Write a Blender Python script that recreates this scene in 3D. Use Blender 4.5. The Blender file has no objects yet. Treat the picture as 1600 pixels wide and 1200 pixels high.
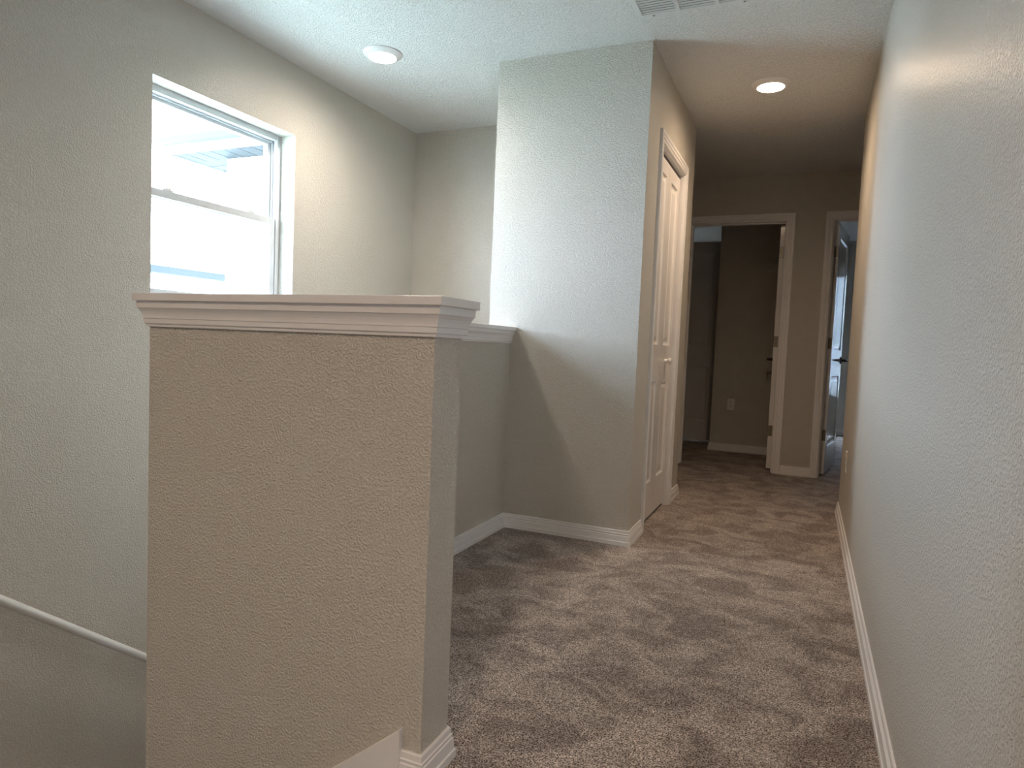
import bpy, bmesh, math, random
from mathutils import Vector, Matrix
random.seed(7)
C = bpy.context.scene.collection
H = 2.44
# ------------------------------------------------------------------ helpers
def new(name, me, mat=None, parent=None):
    o = bpy.data.objects.new(name, me); C.objects.link(o)
    if mat is not None and me is not None:
        for m in (mat if isinstance(mat, (list, tuple)) else [mat]): me.materials.append(m)
    if parent is not None: o.parent = parent
    return o
def obj(name, bm, mat, parent=None, smooth=False, bevel=0.0, segs=2, norm=True):
    if norm: bmesh.ops.recalc_face_normals(bm, faces=bm.faces)
    me = bpy.data.meshes.new(name); bm.to_mesh(me); bm.free()
    if smooth:
        for p in me.polygons: p.use_smooth = True
    o = new(name, me, mat, parent)
    if bevel > 0:
        b = o.modifiers.new('bevel', 'BEVEL'); b.width = bevel; b.segments = segs; b.limit_method = 'ANGLE'; b.angle_limit = math.radians(40)
    if smooth:
        try: me.set_sharp_from_angle(angle=math.radians(35))
        except Exception: pass
    return o
def empty(name, loc=(0, 0, 0), rz=0.0):
    o = bpy.data.objects.new(name, None); C.objects.link(o); o.location = loc; o.rotation_euler = (0, 0, rz); o.empty_display_size = .1
    return o
def tag(o, label=None, cat=None, group=None, kind=None):
    if label: o['label'] = label
    if cat: o['category'] = cat
    if group: o['group'] = group
    if kind: o['kind'] = kind
    return o
def struct(name, bm, mat, label=None, cat=None, **k):
    return tag(obj(name, bm, mat, **k), label, cat, kind='structure')
def bx(bm, x0, x1, y0, y1, z0, z1, mi=0, M=None):
    vs = [bm.verts.new(v) for v in ((x0,y0,z0),(x1,y0,z0),(x1,y1,z0),(x0,y1,z0),(x0,y0,z1),(x1,y0,z1),(x1,y1,z1),(x0,y1,z1))]
    if M is not None:
        for v in vs: v.co = M @ v.co
    for f in ((0,3,2,1),(4,5,6,7),(0,1,5,4),(1,2,6,5),(2,3,7,6),(3,0,4,7)):
        fc = bm.faces.new([vs[i] for i in f]); fc.material_index = mi
    return bm
def box(*a, **k): return bx(bmesh.new(), *a, **k)
def boxes(lst):
    bm = bmesh.new()
    for b in lst: bx(bm, *b)
    return bm
def prism(bm, pts, z0, z1):
    lo = [bm.verts.new((x, y, z0)) for x, y in pts]; hi = [bm.verts.new((x, y, z1)) for x, y in pts]
    n = len(pts); bm.faces.new(lo[::-1]); bm.faces.new(hi)
    for i in range(n): bm.faces.new((lo[i], lo[(i+1) % n], hi[(i+1) % n], hi[i]))
    return bm
def sweep(bm, prof, path, n, closed=False):
    n = Vector(n).normalized(); P = [Vector(p) for p in path]; N = len(P); rings = []
    for i in range(N):
        tin = (P[i] - P[i-1]).normalized() if (i > 0 or closed) else None
        tout = (P[(i+1) % N] - P[i]).normalized() if (i < N-1 or closed) else None
        if tin is None: tin = tout
        if tout is None: tout = tin
        s1 = n.cross(tin); s2 = n.cross(tout); m = (s1 + s2) / (1 + s1.dot(s2))
        rings.append([bm.verts.new(P[i] + m*a + n*b) for a, b in prof])
    K = len(prof)
    for i in range(N if closed else N-1):
        r, q = rings[i], rings[(i+1) % N]
        for k in range(K): bm.faces.new((r[k], r[(k+1) % K], q[(k+1) % K], q[k]))
    if not closed:
        bm.faces.new(rings[0]); bm.faces.new(rings[-1][::-1])
    return bm
def lathe(bm, prof, segs=40, M=None, cap0=True, cap1=True):
    rings = []
    for r, z in prof:
        ring = []
        for i in range(segs):
            a = 2*math.pi*i/segs; v = Vector((r*math.cos(a), r*math.sin(a), z))
            ring.append(bm.verts.new(M @ v if M is not None else v))
        rings.append(ring)
    for i in range(len(rings)-1):
        for k in range(segs): bm.faces.new((rings[i][k], rings[i][(k+1) % segs], rings[i+1][(k+1) % segs], rings[i+1][k]))
    if cap0: bm.faces.new(rings[0][::-1])
    if cap1: bm.faces.new(rings[-1])
    return bm
def tube(bm, pts, rad, segs=14):
    P = [Vector(p) for p in pts]; rings = []
    for i, p in enumerate(P):
        t = (P[min(i+1, len(P)-1)] - P[max(i-1, 0)]).normalized()
        u = t.cross(Vector((0, 0, 1)))
        if u.length < 1e-4: u = Vector((1, 0, 0))
        u.normalize(); w = u.cross(t)
        r = rad[i] if isinstance(rad, (list, tuple)) else rad
        rings.append([bm.verts.new(p + (u*math.cos(2*math.pi*k/segs) + w*math.sin(2*math.pi*k/segs))*r) for k in range(segs)])
    for i in range(len(rings)-1):
        for k in range(segs): bm.faces.new((rings[i][k], rings[i][(k+1) % segs], rings[i+1][(k+1) % segs], rings[i+1][k]))
    bm.faces.new(rings[0][::-1]); bm.faces.new(rings[-1])
    return bm
# ------------------------------------------------------------------ materials
def mat(name, col, rough=.6, spec=.5, metal=0.0):
    m = bpy.data.materials.new(name); m.use_nodes = True
    b = m.node_tree.nodes['Principled BSDF']
    b.inputs['Base Color'].default_value = (*col, 1); b.inputs['Roughness'].default_value = rough
    b.inputs['Specular IOR Level'].default_value = spec; b.inputs['Metallic'].default_value = metal
    return m
def N_(m, t, **k):
    n = m.node_tree.nodes.new(t)
    for a, v in k.items():
        if a in n.inputs: n.inputs[a].default_value = v
        else: setattr(n, a, v)
    return n
def L_(m, a, b): m.node_tree.links.new(a, b)
def textured(name, col, rough, scale, dist, strength, spec=.5, detail=2.0, lo=.42, hi=.62, tint=.0, rvar=.0):
    """paint over a sprayed orange-peel / knock-down texture"""
    m = mat(name, col, rough, spec); b = m.node_tree.nodes['Principled BSDF']
    g = N_(m, 'ShaderNodeNewGeometry')
    n1 = N_(m, 'ShaderNodeTexNoise'); n1.inputs['Scale'].default_value = scale; n1.inputs['Detail'].default_value = detail; n1.inputs['Roughness'].default_value = .55
    n1.inputs['Distortion'].default_value = .4
    L_(m, g.outputs['Position'], n1.inputs['Vector'])
    r = N_(m, 'ShaderNodeValToRGB'); r.color_ramp.elements[0].position = lo; r.color_ramp.elements[1].position = hi
    r.color_ramp.interpolation = 'EASE'
    L_(m, n1.outputs['Fac'], r.inputs['Fac'])
    bp = N_(m, 'ShaderNodeBump'); bp.inputs['Strength'].default_value = strength; bp.inputs['Distance'].default_value = dist
    L_(m, r.outputs['Color'], bp.inputs['Height']); L_(m, bp.outputs['Normal'], b.inputs['Normal'])
    return m
WALL = (.640, .602, .535)
m_wall = textured('wall_paint', WALL, .35, 165, .0026, .92, spec=.42)
m_ceil = textured('ceiling_knockdown', (.80, .80, .785), .75, 110, .0045, .9, spec=.2, lo=.46, hi=.56)
m_trim = mat('white_trim', (.79, .77, .76), .28, .5)
m_door = mat('white_door_paint', (.76, .735, .72), .14, .5)
m_dark = mat('dark_bronze', (.035, .03, .027), .35, .5, .8)
m_hinge = mat('satin_hinge', (.22, .20, .16), .38, .5, .9)
m_plate = mat('outlet_plastic', (.78, .76, .72), .3)
m_slot = mat('black_slot', (.02, .02, .02), .5)
m_vinyl = mat('white_vinyl', (.57, .585, .60), .35)
m_vent = mat('vent_enamel', (.70, .71, .70), .4)
m_filter = mat('grey_filter', (.22, .225, .225), .9)
m_rail = mat('white_rail', (.76, .76, .75), .3)
m_stucco = textured('white_stucco', (.80, .80, .78), .9, 60, .004, .5, spec=.1)
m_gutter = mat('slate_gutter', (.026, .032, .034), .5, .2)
m_shingle = textured('roof_shingle', (.42, .41, .40), .9, 30, .01, .6, spec=.1)
m_ground = textured('ground_concrete', (.50, .56, .49), .95, 20, .004, .4, spec=.1)
m_track = mat('track_grey', (.12, .115, .11), .5)
m_floorlow = mat('lower_floor', (.26, .23, .21), .9)
# soffit with plank grooves
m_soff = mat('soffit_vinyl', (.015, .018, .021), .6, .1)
def emis(name, col, s):
    m = bpy.data.materials.new(name); m.use_nodes = True; nt = m.node_tree; nt.nodes.clear()
    e = nt.nodes.new('ShaderNodeEmission'); e.inputs['Color'].default_value = (*col, 1); e.inputs['Strength'].default_value = s
    o = nt.nodes.new('ShaderNodeOutputMaterial'); g = nt.nodes.new('ShaderNodeNewGeometry'); d = nt.nodes.new('ShaderNodeVectorMath'); d.operation = 'DOT_PRODUCT'   # beam of a recessed LED: strongest straight down
    nt.links.new(g.outputs['True Normal'], d.inputs[0]); nt.links.new(g.outputs['Incoming'], d.inputs[1])
    ab = nt.nodes.new('ShaderNodeMath'); ab.operation = 'ABSOLUTE'; mu = nt.nodes.new('ShaderNodeMath'); mu.operation = 'MULTIPLY'; mu.inputs[1].default_value = s
    nt.links.new(d.outputs['Value'], ab.inputs[0]); nt.links.new(ab.outputs[0], mu.inputs[0]); nt.links.new(mu.outputs[0], e.inputs['Strength'])
    nt.links.new(e.outputs[0], o.inputs['Surface']); return m
WARM = (1.0, .735, .50); NEUT = (1.0, .80, .62)
LAMP = 145.0
m_lens = emis('lamp_lens', WARM, LAMP)
m_lens2 = emis('lamp_lens_stairwell', (1.0, .88, .75), LAMP*1.45)
m_lens3 = emis('lamp_lens_loft', WARM, LAMP*2.05)
m_lens_added = emis('lamp_lens_added_fill', NEUT, LAMP*1.15)  # lens of the added fill lamp, out of view
m_glass = bpy.data.materials.new('window_glass'); m_glass.use_nodes = True
nt = m_glass.node_tree; nt.nodes.clear()
tr = nt.nodes.new('ShaderNodeBsdfTransparent'); tr.inputs['Color'].default_value = (.95, .97, .97, 1)
gl = nt.nodes.new('ShaderNodeBsdfGlossy'); gl.inputs['Roughness'].default_value = .02
fr = nt.nodes.new('ShaderNodeFresnel'); fr.inputs['IOR'].default_value = 1.45
mx = nt.nodes.new('ShaderNodeMixShader'); ou = nt.nodes.new('ShaderNodeOutputMaterial')
gb = nt.nodes.new('ShaderNodeNewGeometry'); iv = nt.nodes.new('ShaderNodeMath'); iv.operation = 'SUBTRACT'; iv.inputs[0].default_value = 1
mf = nt.nodes.new('ShaderNodeMath'); mf.operation = 'MULTIPLY'
nt.links.new(gb.outputs['Backfacing'], iv.inputs[1]); nt.links.new(fr.outputs[0], mf.inputs[0]); nt.links.new(iv.outputs[0], mf.inputs[1])
nt.links.new(mf.outputs[0], mx.inputs[0]); nt.links.new(tr.outputs[0], mx.inputs[1]); nt.links.new(gl.outputs[0], mx.inputs[2]); nt.links.new(mx.outputs[0], ou.inputs[0])
# carpet
def carpet():
    m = mat('taupe_carpet', (.2, .17, .15), .95, .1); b = m.node_tree.nodes['Principled BSDF']
    g = N_(m, 'ShaderNodeNewGeometry')
    def noise(scale, det, rough, dist=0.0, vec=None):
        n = N_(m, 'ShaderNodeTexNoise'); n.inputs['Scale'].default_value = scale; n.inputs['Detail'].default_value = det
        n.inputs['Roughness'].default_value = rough; n.inputs['Distortion'].default_value = dist
        L_(m, vec or g.outputs['Position'], n.inputs['Vector']); return n.outputs['Fac']
    def ramp(fac, p0, c0, p1, c1):
        r = N_(m, 'ShaderNodeValToRGB'); e = r.color_ramp.elements
        e[0].position = p0; e[1].position = p1; e[0].color = (*c0, 1); e[1].color = (*c1, 1)
        L_(m, fac, r.inputs['Fac']); return r.outputs['Color']
    def mul(a, c):
        x = N_(m, 'ShaderNodeMix'); x.data_type = 'RGBA'; x.blend_type = 'MULTIPLY'; x.inputs[0].default_value = 1
        L_(m, a, x.inputs[6]); L_(m, c, x.inputs[7]); return x.outputs[2]
    mp = N_(m, 'ShaderNodeMapping'); mp.inputs['Rotation'].default_value = (0, 0, .5); mp.inputs['Scale'].default_value = (.9, 1.1, 1)
    L_(m, g.outputs['Position'], mp.inputs['Vector'])
    tuft = noise(230, 2.0, .65)                                     # single tufts
    clump = noise(75, 3.0, .7, .6)                                  # tufts leaning together
    nap = noise(5.6, 4.0, .60, .9, mp.outputs['Vector'])            # brushed nap, footmarks
    c = ramp(tuft, .38, (.070, .055, .050), .60, (.70, .615, .570))
    c = mul(c, ramp(clump, .36, (.62, .60, .58), .62, (1.18, 1.18, 1.18)))
    c = mul(c, ramp(nap, .40, (.72, .70, .70), .60, (1.18, 1.18, 1.17)))
    L_(m, c, b.inputs['Base Color'])
    ad = N_(m, 'ShaderNodeMath'); ad.operation = 'ADD'; L_(m, tuft, ad.inputs[0]); L_(m, clump, ad.inputs[1])
    bp = N_(m, 'ShaderNodeBump'); bp.inputs['Strength'].default_value = .8; bp.inputs['Distance'].default_value = .007
    L_(m, ad.outputs[0], bp.inputs['Height']); L_(m, bp.outputs['Normal'], b.inputs['Normal'])
    return m
m_carpet = carpet()

# ------------------------------------------------------------------ main planes (metres; hall runs along +Y)
XR = .2356; XC = -.757; YB = 3.228; YE = 4.584; YR = 4.625; YK = 5.896
XBL = -1.5618; XW = -2.634; YL = 4.135; XH = -1.4344; XE = -.7142; YF = 1.218; YF2 = 1.335; XFL = -1.5699
CAPZ = 1.0628; YS = -3.0; XO = -2.80; BH = .074
LOW = -2.72
# ------------------------------------------------------------------ floor and stairs
T = .28
fl = boxes([(-.80, XR+.12, YS, YF, -T, 0), (XR+.12, 3.05, YS, .6, -T, 0), (XH-.06, XR+.12, YF2-.06, YB+.06, -T, 0), (XE-.03, XR+.12, YF, YF2-.06, -T, 0),
            (XC-.06, XR+.12, YB+.06, YE, -T, 0), (-1.45, XC-.06, YB+.11, YE-.1, -T, 0),
            (-3.3, 2.7, YE, 9.6, -T, 0), (XW-.1, -.80, YS, 0.02, -T, 0)])
struct('floor', fl, m_carpet, 'taupe cut pile carpet running down the hallway', 'carpet floor')
st = bmesh.new()
R_, TR = .19, .254
for i in range(3):          # upper flight goes down towards -X
    x1 = -.80 - TR*i; x0 = max(x1-TR, XFL) if i < 2 else XFL
    bx(st, x0, x1+.02, .10, YF, LOW, -R_*(i+1))
bx(st, XW, XFL+.005, .10, YF2+.0, LOW, -R_*4)
for i in range(10):         # lower flight goes down towards +Y
    y0 = YF2 + TR*i
    bx(st, XW, XBL, y0-.02, y0+TR, LOW, -R_*(5+i))
struct('stairs', st, m_carpet, 'carpeted staircase going down behind the half wall', 'stairs')
struct('floor_lower', box(XW-.1, XR+.2, YS, 6, LOW-.2, LOW), m_floorlow, 'lower storey floor at the foot of the stairs', 'floor')
# ------------------------------------------------------------------ ceiling
struct('ceiling', box(-3.4, 3.2, YS-.2, 9.8, H, H+.2), m_ceil, 'white knockdown textured ceiling', 'ceiling')
# ------------------------------------------------------------------ walls
WY0, WY1, WZ0, WZ1 = 2.045, 2.919, 1.10, 2.065
def wall_x_hole(x0, x1, ya, yb, za, zb, holes):
    """wall slab normal to X with rectangular holes (y0,y1,z0,z1), sorted along y"""
    bm = bmesh.new(); y = ya
    for (h0, h1, g0, g1) in holes:
        bx(bm, x0, x1, y, h0, za, zb)
        if g0 > za: bx(bm, x0, x1, h0, h1, za, g0)
        if g1 < zb: bx(bm, x0, x1, h0, h1, g1, zb)
        y = h1
    bx(bm, x0, x1, y, yb, za, zb); return bm
def wall_y_hole(y0, y1, xa, xb, za, zb, holes):
    bm = bmesh.new(); x = xa
    for (h0, h1, g0, g1) in holes:
        bx(bm, x, h0, y0, y1, za, zb)
        if g0 > za: bx(bm, h0, h1, y0, y1, za, g0)
        if g1 < zb: bx(bm, h0, h1, y0, y1, g1, zb)
        x = h1
    bx(bm, x, xb, y0, y1, za, zb); return bm
def weld(bm):
    bmesh.ops.remove_doubles(bm, verts=bm.verts, dist=1e-5); return bm
struct('wall_left', wall_x_hole(XO-.02, XW, YS, YL+.11, LOW, H, [(WY0, WY1, WZ0, WZ1)]), m_wall, 'greige stairwell wall with the bright window', 'wall')
struct('wall_stairwell_end', box(XW, XBL+.02, YL, YL+.11, LOW, H), m_wall, 'narrow end wall of the stairwell beside the closet bump-out', 'wall')
struct('wall_closet_front', box(XBL, XC, YB, YB+.11, 0, H), m_wall, 'wall of the closet bump-out facing the stairs, lit by the window', 'wall')
CY0, CY1, CZ = 3.548, 4.236, 2.055
struct('wall_closet_side', wall_x_hole(XC-.11, XC, YB+.11, YE, 0, H, [(CY0-.005, CY1+.005, 0, CZ+.005)]), m_wall, 'hallway side of the closet with the bifold door', 'wall')
struct('wall_closet_left', box(XBL, XBL+.11, YB+.11, YE, LOW, H), m_wall, 'stairwell side of the closet', 'wall')
struct('wall_closet_rear', box(XBL+.11, XC-.11, YE-.11, YE, 0, H), m_wall, 'end of the closet facing the cross hall', 'wall')
struct('wall_right', box(XR, XR+.115, .55, YR, 0, H), m_wall, 'long greige wall along the right of the hallway', 'wall')
struct('wall_right_return', box(XR+.115, 2.6, YR-.115, YR, 0, H), m_wall, 'return of the right wall along the cross hall', 'wall')
D1L, D1R, DZ = -.971, -.207, 2.067
D2L, D2R = .131, .90
struct('wall_back', wall_y_hole(YK, YK+.114, -3.2, 2.6, 0, H, [(D1L-.018, D1R+.013, 0, DZ+.013), (D2L-.013, D2R+.018, 0, DZ+.013)]), m_wall, 'dim wall at the end of the hallway with two doorways', 'wall')
struct('wall_crosshall_left', wall_x_hole(-3.3, -3.2, YE-.11, 9.6, 0, H, [(6.40, 6.52, 1.1, 1.5)]), m_wall)  # the slit is added, unseen, to let daylight onto the far door
struct('wall_crosshall_right', box(2.6, 2.7, YR-.115, 9.6, 0, H), m_wall)
struct('wall_crosshall_front', box(-3.2, XBL, YE-.11, YE, 0, H), m_wall)
LW = (2.15, 2.60, 1.35, 1.85)  # added unseen opening, sized to fill the stairwell with daylight
struct('wall_loft_rear', wall_y_hole(YS-.1, YS, XO, 3.1, 0, H, [LW]), m_wall)
struct('wall_loft_right', box(3.0, 3.1, YS, .66, 0, H), m_wall)
struct('wall_loft_front', box(XR+.115, 3.0, .55, .66, 0, H), m_wall)
struct('wall_lower_side', box(XH, XH+.1, YF2, YL+.11, LOW, -T), m_wall)
struct('wall_loft_low', box(XW, -.90, .0, .10, LOW, 1.04), m_wall)
# half walls around the stair opening (one L-shaped low wall)
hw = bmesh.new()
prism(hw, [(XFL, YF), (XE, YF), (XE, YF2), (XH, YF2), (XH, YB), (XFL, YB)], 0, 1.0437)
prism(hw, [(XFL, YF), (-.80, YF), (-.80, YF2), (XH, YF2), (XH, YB), (XFL, YB)], LOW, 0)
struct('wall_half', weld(hw), m_wall, 'L-shaped half wall guarding the stairs, capped in white trim', 'half wall')
# rooms beyond the back wall
R1Y = 6.95; R1X = -.847
struct('wall_room_nib', boxes([(R1X, -.08, R1Y, R1Y+.11, 0, H), (R1X, R1X+.11, R1Y+.11, 9.5, 0, H)]), m_wall, 'dark wall inside the first doorway with an outlet', 'wall')
struct('wall_room_divider', box(-.08, .03, YK+.114, 9.6, 0, H), m_wall)
LY = 7.47
struct('wall_room_middle', box(-3.2, -1.60, LY, LY+.11, 0, H), m_wall)  # unseen wall added to keep the far daylight out of the dark room
struct('wall_room_far', wall_y_hole(9.5, 9.62, -3.3, R1X, 0, H, [(-2.55, -2.25, 1.4, 1.75)]), m_wall)
W2X0, W2X1, W2Z0, W2Z1 = .60, 1.52, .50, 2.06
struct('wall_room_window', wall_y_hole(9.4, 9.52, .03, 2.6, 0, H, [(W2X0, W2X1, W2Z0, W2Z1)]), m_wall, 'dark far wall of the room behind the second doorway', 'wall')

# ------------------------------------------------------------------ baseboards
BASE = [(0, -.01), (.0170, -.01), (.0170, .0188), (.0138, .0212), (.0116, .0475), (.0086, .0495), (.0102, .0572), (.0072, .0592), (.0064, .0718), (.0045, BH), (0, BH)]
def baseboard(name, paths, label, k=0.0):
    bm = bmesh.new()
    for p in paths: sweep(bm, BASE, [(x, y, 0) for x, y in p], (0, 0, 1))
    return struct(name, bm, m_trim, label, 'baseboard')
baseboard('baseboard_right', [[(3.0, .55), (XR, .55), (XR, YR), (2.6, YR)]], 'long white baseboard along the right wall')
baseboard('baseboard_left', [[(XC, 3.491), (XC, YB), (XH, YB), (XH, YF2), (XE, YF2), (XE, YF), (-.761, YF)]], 'white baseboard round the half wall and closet bump-out')
baseboard('baseboard_closet', [[(XBL, YE), (XC, YE), (XC, 4.293)]], 'short white baseboard past the closet door')
baseboard('baseboard_back', [[(.074, YK), (-.15, YK)], [(-1.028, YK), (-3.2, YK)]], 'short white baseboard between the two doorways')
baseboard('baseboard_room', [[(-.08, R1Y), (R1X, R1Y), (R1X, LY)]], 'white baseboard in the dark room under the outlet')
baseboard('baseboard_far', [[(2.6, 9.4), (.03, 9.4)]], 'baseboard in the room behind the second doorway')
# stair skirt board on the front of the half wall
sk = bmesh.new(); SL = .787
x0, x1 = -.761, XFL
pts = [(x0, .122), (x0, -.30), (x1, -.30-SL*(x0-x1)+.02), (x1, .122-SL*(x0-x1))]
f0 = [sk.verts.new((x, YF-.0145, z)) for x, z in pts]; f1 = [sk.verts.new((x, YF, z)) for x, z in pts]
sk.faces.new(f0); sk.faces.new(f1[::-1])
for i in range(4): sk.faces.new((f0[i], f1[i], f1[(i+1) % 4], f0[(i+1) % 4]))
struct('trim_skirt', sk, m_trim, 'sloping white stair skirt board at the foot of the half wall', 'skirt board', bevel=.001)

# ------------------------------------------------------------------ half wall cap: board + crown moulding
o_ = .030
cap = tag(empty('trim_cap', (XE, YF, CAPZ)), 'white moulded cap along the top of the half wall', 'wall cap', kind='structure')
def local(bm, e):
    bmesh.ops.translate(bm, verts=bm.verts, vec=-e.location); return bm
bd = prism(bmesh.new(), [(XFL-o_, YF-o_), (XE+o_, YF-o_), (XE+o_, YF2+o_), (XH+.033, YF2+o_), (XH+.033, YB), (XFL-o_, YB)], CAPZ-.0191, CAPZ)
obj('cap_board', local(bd, cap), m_trim, cap, bevel=.0015)
CROWN = [(0, .979), (.0062, .979), (.0066, .9845), (.0092, .9862), (.0104, .9875), (.0110, .9985), (.0126, 1.0), (.0128, 1.0055), (.0138, 1.0110), (.0158, 1.0170), (.0188, 1.0225), (.0205, 1.0255), (.0222, 1.0262), (.0225, 1.0437), (0, 1.0437)]
cr = sweep(bmesh.new(), CROWN, [(XH, YB, 0), (XH, YF2, 0), (XE, YF2, 0), (XE, YF, 0), (XFL, YF, 0), (XFL, YB, 0)], (0, 0, 1))
obj('crown_moulding', local(cr, cap), m_trim, cap)

# ------------------------------------------------------------------ casings
CAS = [(0, 0), (0, .0085), (.003, .0112), (.0125, .0118), (.0145, .0088), (.0180, .0088), (.0200, .0125), (.033, .0146), (.0345, .0115), (.0378, .0115), (.0392, .0166), (.053, .0168), (.057, .0145), (.057, 0)]
def casing(name, path, n, label):
    return struct(name, sweep(bmesh.new(), CAS, path, n), m_trim, label, 'door casing')
casing('trim_1', [(XC, CY0, 0), (XC, CY0, CZ), (XC, CY1, CZ), (XC, CY1, 0)], (1, 0, 0), 'white casing round the closet bifold door')
casing('trim_2', [(D1L, YK, 0), (D1L, YK, DZ), (D1R, YK, DZ), (D1R, YK, 0)], (0, -1, 0), 'white casing round the wide dark doorway at the hall end')
casing('trim_3', [(D2L, YK, 0), (D2L, YK, DZ), (D2R, YK, DZ), (D2R, YK, 0)], (0, -1, 0), 'white casing of the narrow-looking doorway beside the right wall')
def jamb_y(name, xl, xr, z, y0, y1, stop_y, label):
    t = .013
    bm = boxes([(xl-t, xl+.005, y0, y1, 0, z+t), (xr-.005, xr+t, y0, y1, 0, z+t), (xl+.005, xr-.005, y0, y1, z-.005, z+t),
                (xl+.005, xl+.016, stop_y-.035, stop_y, 0, z-.005), (xr-.016, xr-.005, stop_y-.035, stop_y, 0, z-.005), (xl+.016, xr-.016, stop_y-.035, stop_y, z-.016, z-.005)])
    return struct(name, bm, m_trim, label, 'door jamb')
jamb_y('trim_4', D1L, D1R, DZ, YK, YK+.114, YK+.075, 'white jamb lining the wide dark doorway')
jamb_y('trim_5', D2L, D2R, DZ, YK, YK+.114, YK+.075, 'white jamb lining the doorway beside the right wall')
struct('trim_6', boxes([(XC-.11, XC, CY0-.005, CY0+.005, 0, CZ+.005), (XC-.11, XC, CY1-.005, CY1+.005, 0, CZ+.005), (XC-.11, XC, CY0+.005, CY1-.005, CZ-.005, CZ+.005)]), m_trim, 'white jamb lining the closet opening', 'door jamb')

# ------------------------------------------------------------------ panelled door leaves
def leaf_mesh(w, h, t, panels):
    """leaf in local x 0..w, z 0..h, y -t/2..t/2; moulded panels both sides"""
    bm = bmesh.new()
    xs = sorted({0, w, *[p[0] for p in panels], *[p[1] for p in panels]}); zs = sorted({0, h, *[p[2] for p in panels], *[p[3] for p in panels]})
    for side in (-1, 1):
        y = side*t/2
        for i in range(len(xs)-1):
            for k in range(len(zs)-1):
                a, b, c, d = xs[i], xs[i+1], zs[k], zs[k+1]; mx_, mz = (a+b)/2, (c+d)/2
                if any(p[0] < mx_ < p[1] and p[2] < mz < p[3] for p in panels): continue
                bm.faces.new([bm.verts.new(v) for v in ((a,y,c),(b,y,c),(b,y,d),(a,y,d))])
        for (a, b, c, d) in panels:
            rings = []
            for ins, dep in ((0, 0), (.003, .0035), (.010, .0085), (.016, .0095), (.024, .0092), (.040, .0035), (.046, .0025)):
                yy = side*(t/2-dep)
                rings.append([bm.verts.new(v) for v in ((a+ins,yy,c+ins),(b-ins,yy,c+ins),(b-ins,yy,d-ins),(a+ins,yy,d-ins))])
            for r, q in zip(rings, rings[1:]):
                for k in range(4): bm.faces.new((r[k], r[(k+1) % 4], q[(k+1) % 4], q[k]))
            bm.faces.new(rings[-1])
    for (a, b) in (((0, 0), (w, 0)), ((w, 0), (w, h)), ((w, h), (0, h)), ((0, h), (0, 0))):
        bm.faces.new([bm.verts.new(v) for v in ((a[0],-t/2,a[1]),(b[0],-t/2,b[1]),(b[0],t/2,b[1]),(a[0],t/2,a[1]))])
    bmesh.ops.remove_doubles(bm, verts=bm.verts, dist=1e-5)
    return bm
def lever(parent, x, z, t, side, dirx):
    """door lever on a leaf: rosette, neck and lever arm, side = -1/+1 along local y"""
    M = Matrix.Translation((x, side*t/2, z)) @ Matrix.Rotation(-side*math.pi/2, 4, 'X')
    h = obj('lever_handle', lathe(bmesh.new(), [(.032, 0), (.032, .006), (.028, .010), (.013, .012), (.011, .057), (.011, .064)], 28, M), m_dark, parent, smooth=True)
    yb = side*(t/2+.060)
    obj('lever_arm', tube(bmesh.new(), [(x-dirx*.012, yb, z), (x+dirx*.02, yb, z), (x+dirx*.06, yb, z+.003), (x+dirx*.10, yb-side*.004, z-.001), (x+dirx*.115, yb-side*.006, z-.003)], [.010, .010, .0085, .008, .006], 12), m_dark, h, smooth=True)
def hinges(parent, t, zs, sd):
    """hinge leaf let into the hinge edge plus its knuckle"""
    for z in zs:
        bm = box(-.0012, .0006, -t/2+.004, t/2, z-.045, z+.045)
        lathe(bm, [(.0055, z-.047), (.0055, z+.047)], 12, Matrix.Translation((-.004, sd*(t/2+.004), 0)))
        obj('hinge', bm, m_hinge, parent)
DH = 2.035
# closet bifold: two hinged leaves flush in the opening
cl = tag(empty('door_1', (XC-.021, (CY0+CY1)/2, 0)), 'white bifold closet door of two narrow panelled leaves on the left of the hall', 'closet door', kind='structure')
lw = .330
PZ = (.205, .775, .985, 1.925)
for i, y0 in enumerate((CY0+.008, CY0+.008+lw+.004)):
    pn = [(.068, lw-.068, PZ[0], PZ[1]), (.068, lw-.068, PZ[2], PZ[3])]
    bm = leaf_mesh(lw, 2.005, .034, pn)
    bmesh.ops.transform(bm, matrix=Matrix.Translation((-.017, y0-(CY0+CY1)/2, .02)) @ Matrix.Rotation(math.pi/2, 4, 'Z'), verts=bm.verts)
    lf = obj('door_leaf', bm, m_door, cl)
    if i == 1:
        kn = lathe(bmesh.new(), [(.013, 0), (.011, .006), (.010, .014), (.016, .019), (.0205, .026), (.0200, .034), (.013, .040)], 24, Matrix.Translation((0, 4.045-(CY0+CY1)/2, .912)) @ Matrix.Rotation(math.pi/2, 4, 'Y'))
        obj('door_knob', kn, m_trim, lf, smooth=True)
obj('track', box(-.030, -.006, CY0+.006-(CY0+CY1)/2, CY1-.006-(CY0+CY1)/2, CZ-.016, CZ-.005), m_track, cl)
obj('floor_bracket', box(-.028, -.006, CY1-.045-(CY0+CY1)/2, CY1-.006-(CY0+CY1)/2, 0.001, .012), m_track, cl)
# door of the first (wide) doorway, standing open into the dark room
d2 = tag(empty('door_2', (-.2445, YK+.122, .018), math.pi/2+.02), 'white door seen edge-on, open into the dark room at the hall end', 'door', kind='structure')
W1 = .745
two = lambda w: [(.11, w-.11, .215, .80), (.11, w-.11, 1.02, 1.93)]
obj('door_leaf', leaf_mesh(W1, DH, .035, two(W1)), m_door, d2)
lever(d2, W1-.065, .918, .035, 1, -1); lever(d2, W1-.065, .918, .035, -1, -1)
hinges(d2, .035, (.32, 1.07, 1.81), -1)
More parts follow.
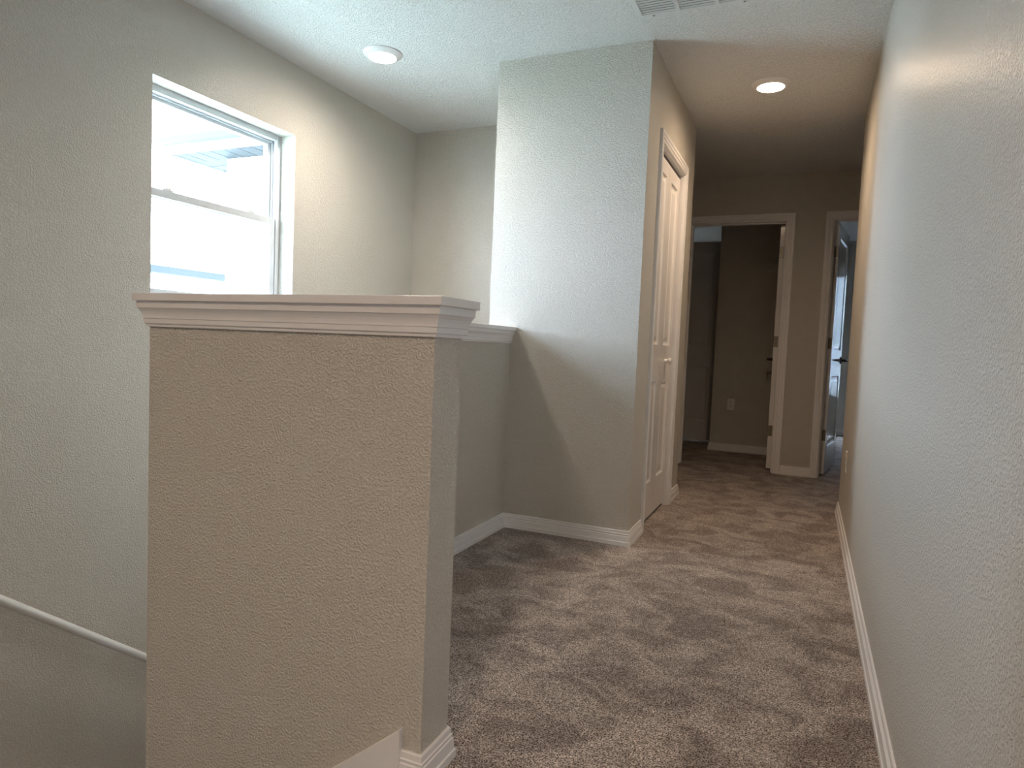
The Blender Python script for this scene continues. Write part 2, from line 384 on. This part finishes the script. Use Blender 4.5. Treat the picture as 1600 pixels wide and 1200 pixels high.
# door of the second doorway
W1 = .70
d3 = tag(empty('door_3', (.163, YK+.122, .018), math.radians(81.5)), 'glossy white door standing ajar in the doorway beside the right wall', 'door', kind='structure')
obj('door_leaf', leaf_mesh(W1, DH, .035, two(W1)), m_door, d3)
lever(d3, W1-.065, .935, .035, -1, -1); lever(d3, W1-.065, .935, .035, 1, -1)
hinges(d3, .035, (.32, 1.07, 1.81), 1)
# panelled door at the back of the dark room
d4 = tag(empty('door_4', (-1.585, LY+.03, .018)), 'panelled door in the gloom at the back of the first doorway', 'door', kind='structure')
W4 = .73
obj('door_leaf', leaf_mesh(W4, 2.145, .035, [(.12, W4-.12, .215, .80), (.12, W4-.12, 1.02, 2.02)]), m_door, d4)

# ------------------------------------------------------------------ window over the stairs
w1 = tag(empty('window_1', (XW-.10, (WY0+WY1)/2, WZ0)), 'white single-hung window over the stairs, blown out by daylight', 'window', kind='structure')
def wbox(name, lst, m, par=w1, bev=.0015):
    bm = boxes([(a-w1.location.x, b-w1.location.x, c-w1.location.y, d-w1.location.y, e-w1.location.z, f-w1.location.z) for a, b, c, d, e, f in lst])
    return obj(name, bm, m, par, bevel=bev)
fx0, fx1 = XO-.02, XW-.10
fw = .030
wbox('window_frame', [(fx0, fx1, WY0, WY0+fw, WZ0, WZ1), (fx0, fx1, WY1-fw, WY1, WZ0, WZ1), (fx0, fx1, WY0+fw, WY1-fw, WZ1-fw, WZ1), (fx0, fx1, WY0+fw, WY1-fw, WZ0, WZ0+fw),
                      (fx1-.034, fx1-.026, WY1-fw-.010, WY1-fw, WZ0+fw, WZ1-fw), (fx1-.034, fx1-.026, WY0+fw, WY0+fw+.010, WZ0+fw, WZ1-fw), (fx1-.034, fx1-.026, WY0+fw, WY1-fw, WZ1-fw-.010, WZ1-fw)], m_vinyl)
def sash(name, xa, xb, z0, z1, st, rt, rb):
    y0, y1 = WY0+fw+.004, WY1-fw-.004
    s = wbox(name, [(xa, xb, y0, y0+st, z0, z1), (xa, xb, y1-st, y1, z0, z1), (xa, xb, y0+st, y1-st, z1-rt, z1), (xa, xb, y0+st, y1-st, z0, z0+rb)], m_vinyl)
    xm = (xa+xb)/2
    wbox('window_pane', [(xm-.003, xm+.003, y0+st, y1-st, z0+rb, z1-rt)], m_glass, s, 0)
    return s
up = sash('upper_sash', fx1-.064, fx1-.036, 1.572, WZ1-fw-.004, .030, .022, .034)
lo = sash('lower_sash', fx1-.024, fx1-.002, WZ0+fw, 1.612, .034, .036, .03)
for yl in (2.215, 2.715):
    bm = boxes([(fx1-.022-w1.location.x, fx1-.006-w1.location.x, yl-.028-w1.location.y, yl+.028-w1.location.y, 1.612-WZ0, 1.620-WZ0),
                (fx1-.030-w1.location.x, fx1-.010-w1.location.x, yl-.010-w1.location.y, yl+.018-w1.location.y, 1.620-WZ0, 1.628-WZ0)])
    obj('sash_lock', bm, m_vinyl, lo, bevel=.003)
# window of the room behind the second doorway, with a horizontal blind
w2 = tag(empty('window_2', ((W2X0+W2X1)/2, 9.46, W2Z0)), 'window mirrored in the glossy door beside the right wall', 'window', kind='structure')
hw_ = (W2X1-W2X0)/2; hh = W2Z1-W2Z0
obj('window_frame', boxes([(-hw_, -hw_+.04, -.02, .06, 0, hh), (hw_-.04, hw_, -.02, .06, 0, hh), (-hw_+.04, hw_-.04, -.02, .06, hh-.04, hh), (-hw_+.04, hw_-.04, -.02, .06, 0, .04), (-hw_+.04, hw_-.04, .0, .05, hh/2-.02, hh/2+.02)]), m_vinyl, w2)
obj('window_pane', boxes([(-hw_+.04, hw_-.04, .02, .025, .04, hh/2-.02), (-hw_+.04, hw_-.04, .02, .025, hh/2+.02, hh-.04)]), m_glass, w2)
bl = tag(empty('window_blind', ((W2X0+W2X1)/2, 9.415, W2Z0)), 'white slatted blind in the window mirrored by the glossy door', 'blind')
obj('head_rail', box(-hw_+.01, hw_-.01, -.012, .012, hh-.04, hh-.005), m_vinyl, bl)
sl = bmesh.new(); nsl = 68
for i in range(nsl):
    z = .02 + (hh-.07)*i/(nsl-1)
    bx(sl, -hw_+.012, hw_-.012, -.012, .012, -.0006, .0006, M=Matrix.Translation((0, 0, z)) @ Matrix.Rotation(math.radians(70), 4, 'X'))
obj('slats', sl, m_vinyl, bl)

# ------------------------------------------------------------------ handrail on the stairwell wall
def rz(y): return -.0115 - .7875*(y-1.414)
hr = tag(empty('handrail', (XW+.06, 1.3, rz(1.3))), 'round white handrail sloping down the stairwell wall', 'handrail')
ey = hr.location
def hl(p): return Vector(p) - ey
obj('rail', tube(bmesh.new(), [hl((XW+.06, 1.12, rz(1.12))), hl((XW+.06, 3.9, rz(3.9)))], .0165, 24), m_rail, hr, smooth=True)
for y in (1.24, 2.3, 3.4):
    bm = tube(bmesh.new(), [hl((XW+.002, y, rz(y)-.07)), hl((XW+.04, y, rz(y)-.065)), hl((XW+.058, y, rz(y)-.045)), hl((XW+.06, y, rz(y)-.012))], .006, 10)
    lathe(bm, [(.028, 0), (.028, .005), (.012, .009)], 20, Matrix.Translation(hl((XW, y, rz(y)-.07))) @ Matrix.Rotation(math.pi/2, 4, 'Y'))
    obj('bracket', bm, m_hinge, hr, smooth=True)

# ------------------------------------------------------------------ recessed downlights
def downlight(x, y, ml, label):
    e = tag(empty('downlight', (x, y, H)), label, 'ceiling light', 'round recessed ceiling lights')
    obj('trim_ring', lathe(bmesh.new(), [(.1, 0.0), (.1, -.004), (.094, -.009), (.076, -.020), (.070, -.0215), (.0685, -.018), (.066, -.010)], 56, cap0=False, cap1=False), m_trim, e, smooth=True)
    obj('lens', lathe(bmesh.new(), [(.0688, -.0165), (.058, -.0190), (.040, -.0202), (.02, -.0208), (.004, -.021)], 48, cap0=False), ml, e, smooth=True)
    return e
downlight(-2.095, 2.945, m_lens2, 'lit round ceiling light over the stairwell near the window')
downlight(-.268, 3.94, m_lens, 'lit round ceiling light in the hallway past the closet corner')
downlight(-.268, -.55, m_lens3, 'lit round ceiling light in the loft just behind the viewer')
downlight(-2.0, -.35, m_lens_added, 'added unseen ceiling light brightening the stairwell wall from behind the viewer')  # added lamp, never in view, lifts the left stairwell wall

# ------------------------------------------------------------------ return-air vent
vx0, vx1, vy0, vy1 = -.777, -.251, 2.462, 2.994
ve = tag(empty('ceiling_vent', ((vx0+vx1)/2, (vy0+vy1)/2, H)), 'white louvred return-air vent in the ceiling at the top edge', 'vent')
vw, vd = (vx1-vx0)/2, (vy1-vy0)/2; ri = .028
FR = [(0, 0), (0, -.004), (-.004, -.009), (-ri, -.010), (-ri, 0)]
fbm = sweep(bmesh.new(), [(a, b) for a, b in FR], [(-vw, vd, 0), (vw, vd, 0), (vw, -vd, 0), (-vw, -vd, 0)], (0, 0, 1), closed=True)
cw = (2*(vw-ri) - 2*.016)/3
for k in (1, 2):
    x = -vw+ri+cw*k+.016*(k-1); bx(fbm, x, x+.016, -vd+ri, vd-ri, -.010, -.001)
obj('vent_frame', fbm, m_vent, ve)
obj('filter', box(-vw+ri, vw-ri, -vd+ri, vd-ri, -.0012, -.0002), m_filter, ve)
for k in range(3):
    x = -vw+ri+(cw+.016)*k; bm = bmesh.new(); n = 24
    for i in range(n):
        y = -vd+ri+.006+(2*(vd-ri)-.012)*i/(n-1)
        bx(bm, x, x+cw, -.0102, .0102, -.0006, .0006, M=Matrix.Translation((0, y, -.0062)) @ Matrix.Rotation(math.radians(9), 4, 'X'))
    obj('louvre', bm, m_vent, ve)
for x in (-vw+.075, vw-.075):
    for y in (vd-.014, -vd+.014):
        obj('screw', lathe(bmesh.new(), [(.0045, -.009), (.0045, -.0115), (.002, -.0125)], 12, Matrix.Translation((x, y, 0))), m_hinge, ve)

# ------------------------------------------------------------------ outlets
def outlet(loc, rot, label):
    e = tag(empty('wall_outlet', loc), label, 'outlet'); e.rotation_euler = (0, 0, rot)
    obj('cover_plate', box(-.035, .035, -.0055, 0, -.0575, .0575), m_plate, e, bevel=.003)
    for z in (-.0195, .0195):
        bm = prism(bmesh.new(), [(.0165*math.cos(a), .0145*math.sin(a)) for a in [2*math.pi*i/24 for i in range(24)]], 0, .0015)
        bmesh.ops.transform(bm, matrix=Matrix.Translation((0, -.0055, z)) @ Matrix.Rotation(math.pi/2, 4, 'X'), verts=bm.verts)
        r = obj('receptacle', bm, m_plate, e)
        obj('slot', boxes([(-.0075, -.0050, -.0076, -.0069, z-.001, z+.008), (.0045, .0070, -.0076, -.0069, z-.001, z+.008), (-.0025, .0025, -.0076, -.0069, z-.010, z-.005)]), m_slot, r)
    obj('screw', lathe(bmesh.new(), [(.003, 0), (.002, .001)], 10, Matrix.Translation((0, -.0055, 0)) @ Matrix.Rotation(math.pi/2, 4, 'X')), m_hinge, e)
    return e
outlet((XR, 4.09, .405), -math.pi/2, 'outlet seen edge-on low on the right wall')
outlet((-.663, R1Y, .472), 0, 'white outlet on the dark wall inside the first doorway')

# ------------------------------------------------------------------ outside the window
SZ = 2.5
wg = tag(empty('house_wing', (-4.78, 4.45, LOW)), 'white house wing with grey plank soffit outside the window', 'house')
def wl(bm): return local(bm, wg)
obj('wall', wl(box(-4.78, XO-.03, 4.45, 8.0, LOW, SZ)), m_stucco, wg)
sf = bmesh.new()
x = -5.17
while x < XO-.05:
    bx(sf, x, min(x+.145, XO-.03), 4.17, 4.45, SZ, SZ+.02); x += .152
y = 4.45
while y < 8.0:
    bx(sf, -5.17, -4.78, y, y+.145, SZ, SZ+.02); y += .152
bx(sf, -5.17, XO-.03, 4.17, 8.0, SZ+.012, SZ+.03)
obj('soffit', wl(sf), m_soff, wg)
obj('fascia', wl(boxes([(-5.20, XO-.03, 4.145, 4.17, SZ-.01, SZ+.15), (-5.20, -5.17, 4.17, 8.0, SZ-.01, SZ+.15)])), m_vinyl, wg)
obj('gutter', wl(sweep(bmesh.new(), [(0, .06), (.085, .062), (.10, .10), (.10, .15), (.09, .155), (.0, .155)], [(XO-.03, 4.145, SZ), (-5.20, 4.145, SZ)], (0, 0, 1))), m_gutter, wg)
rf = bmesh.new()
q = [rf.verts.new(v) for v in ((-5.24, 4.10, SZ+.155), (XO-.03, 4.10, SZ+.155), (XO-.03, 6.2, SZ+1.0), (-3.2, 6.2, SZ+1.0), (-5.24, 8.0, SZ+.155), (-5.24, 4.10, SZ+.12), (XO-.03, 4.10, SZ+.12))]
rf.faces.new((q[0], q[1], q[2], q[3])); rf.faces.new((q[0], q[3], q[4])); rf.faces.new((q[0], q[5], q[6], q[1]))
obj('roof', wl(rf), m_shingle, wg)
nb = tag(empty('neighbour_house', (-12.4, 9, LOW-.3)), 'neighbouring house with a grey-blue eave low in the window', 'house')
def nl(bm): return local(bm, nb)
obj('wall', nl(box(-16, -12.4, 3, 15, LOW-.3, 2.13)), m_stucco, nb)
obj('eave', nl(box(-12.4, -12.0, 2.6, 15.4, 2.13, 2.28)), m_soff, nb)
obj('roof', nl(prism(bmesh.new(), [(-16.4, 2.6), (-12.02, 2.6), (-12.02, 15.4), (-16.4, 15.4)], 2.28, 2.4)), m_stucco, nb)
g = tag(struct('ground', box(-30, XO-.03, -20, 30, LOW-.5, LOW-.3), m_ground), 'pale ground outside', 'ground')

# ------------------------------------------------------------------ daylight
w = bpy.data.worlds.new('sky'); bpy.context.scene.world = w; w.use_nodes = True
bg = w.node_tree.nodes['Background']; bg.inputs['Color'].default_value = (.66, .80, 1.0, 1); bg.inputs['Strength'].default_value = 19.2
def portal(name, loc, rot, sx, sy):
    l = bpy.data.lights.new(name, 'AREA'); l.shape = 'RECTANGLE'; l.size = sx; l.size_y = sy; l.cycles.is_portal = True
    o = bpy.data.objects.new(name, l); C.objects.link(o); o.location = loc; o.rotation_euler = rot
portal('window_portal', (XO-.03, (WY0+WY1)/2, (WZ0+WZ1)/2), (0, -math.pi/2, 0), WZ1-WZ0, WY1-WY0)
portal('room_portal', ((W2X0+W2X1)/2, 9.53, (W2Z0+W2Z1)/2), (-math.pi/2, 0, 0), W2X1-W2X0, W2Z1-W2Z0)
portal('loft_portal', ((LW[0]+LW[1])/2, YS-.12, (LW[2]+LW[3])/2), (math.pi/2, 0, 0), LW[1]-LW[0], LW[3]-LW[2])
portal('slit_portal', (-3.32, 6.46, 1.3), (0, -math.pi/2, 0), .4, .12)
portal('far_portal', (-2.4, 9.64, 1.575), (-math.pi/2, 0, 0), .3, .35)

# ------------------------------------------------------------------ camera
cam = bpy.data.cameras.new('camera'); co = bpy.data.objects.new('camera', cam); C.objects.link(co)
yaw, pit, rol, f = .4131, -.0580, -.0412, 1044.75
R = Matrix.Rotation(yaw, 3, 'Z') @ Matrix.Rotation(pit, 3, 'X') @ Matrix.Rotation(rol, 3, 'Y')
M3 = Matrix((R.col[0], R.col[2], -R.col[1])).transposed()
co.matrix_world = Matrix.Translation((0, 0, .9686)) @ M3.to_4x4()
cam.sensor_width = 36; cam.sensor_fit = 'HORIZONTAL'; cam.lens = f/1600*36; cam.clip_start = .02
S = bpy.context.scene; S.camera = co
S.view_settings.view_transform = 'Standard'; S.view_settings.look = 'None'; S.view_settings.gamma = 1; S.view_settings.exposure = 1.36
S.view_settings.use_curve_mapping = False
S.cycles.max_bounces = 16; S.cycles.diffuse_bounces = 10; S.cycles.glossy_bounces = 6; S.cycles.transparent_max_bounces = 12
S.cycles.caustics_reflective = False; S.cycles.caustics_refractive = False; S.cycles.sample_clamp_indirect = 6
S.cycles.use_denoising = True
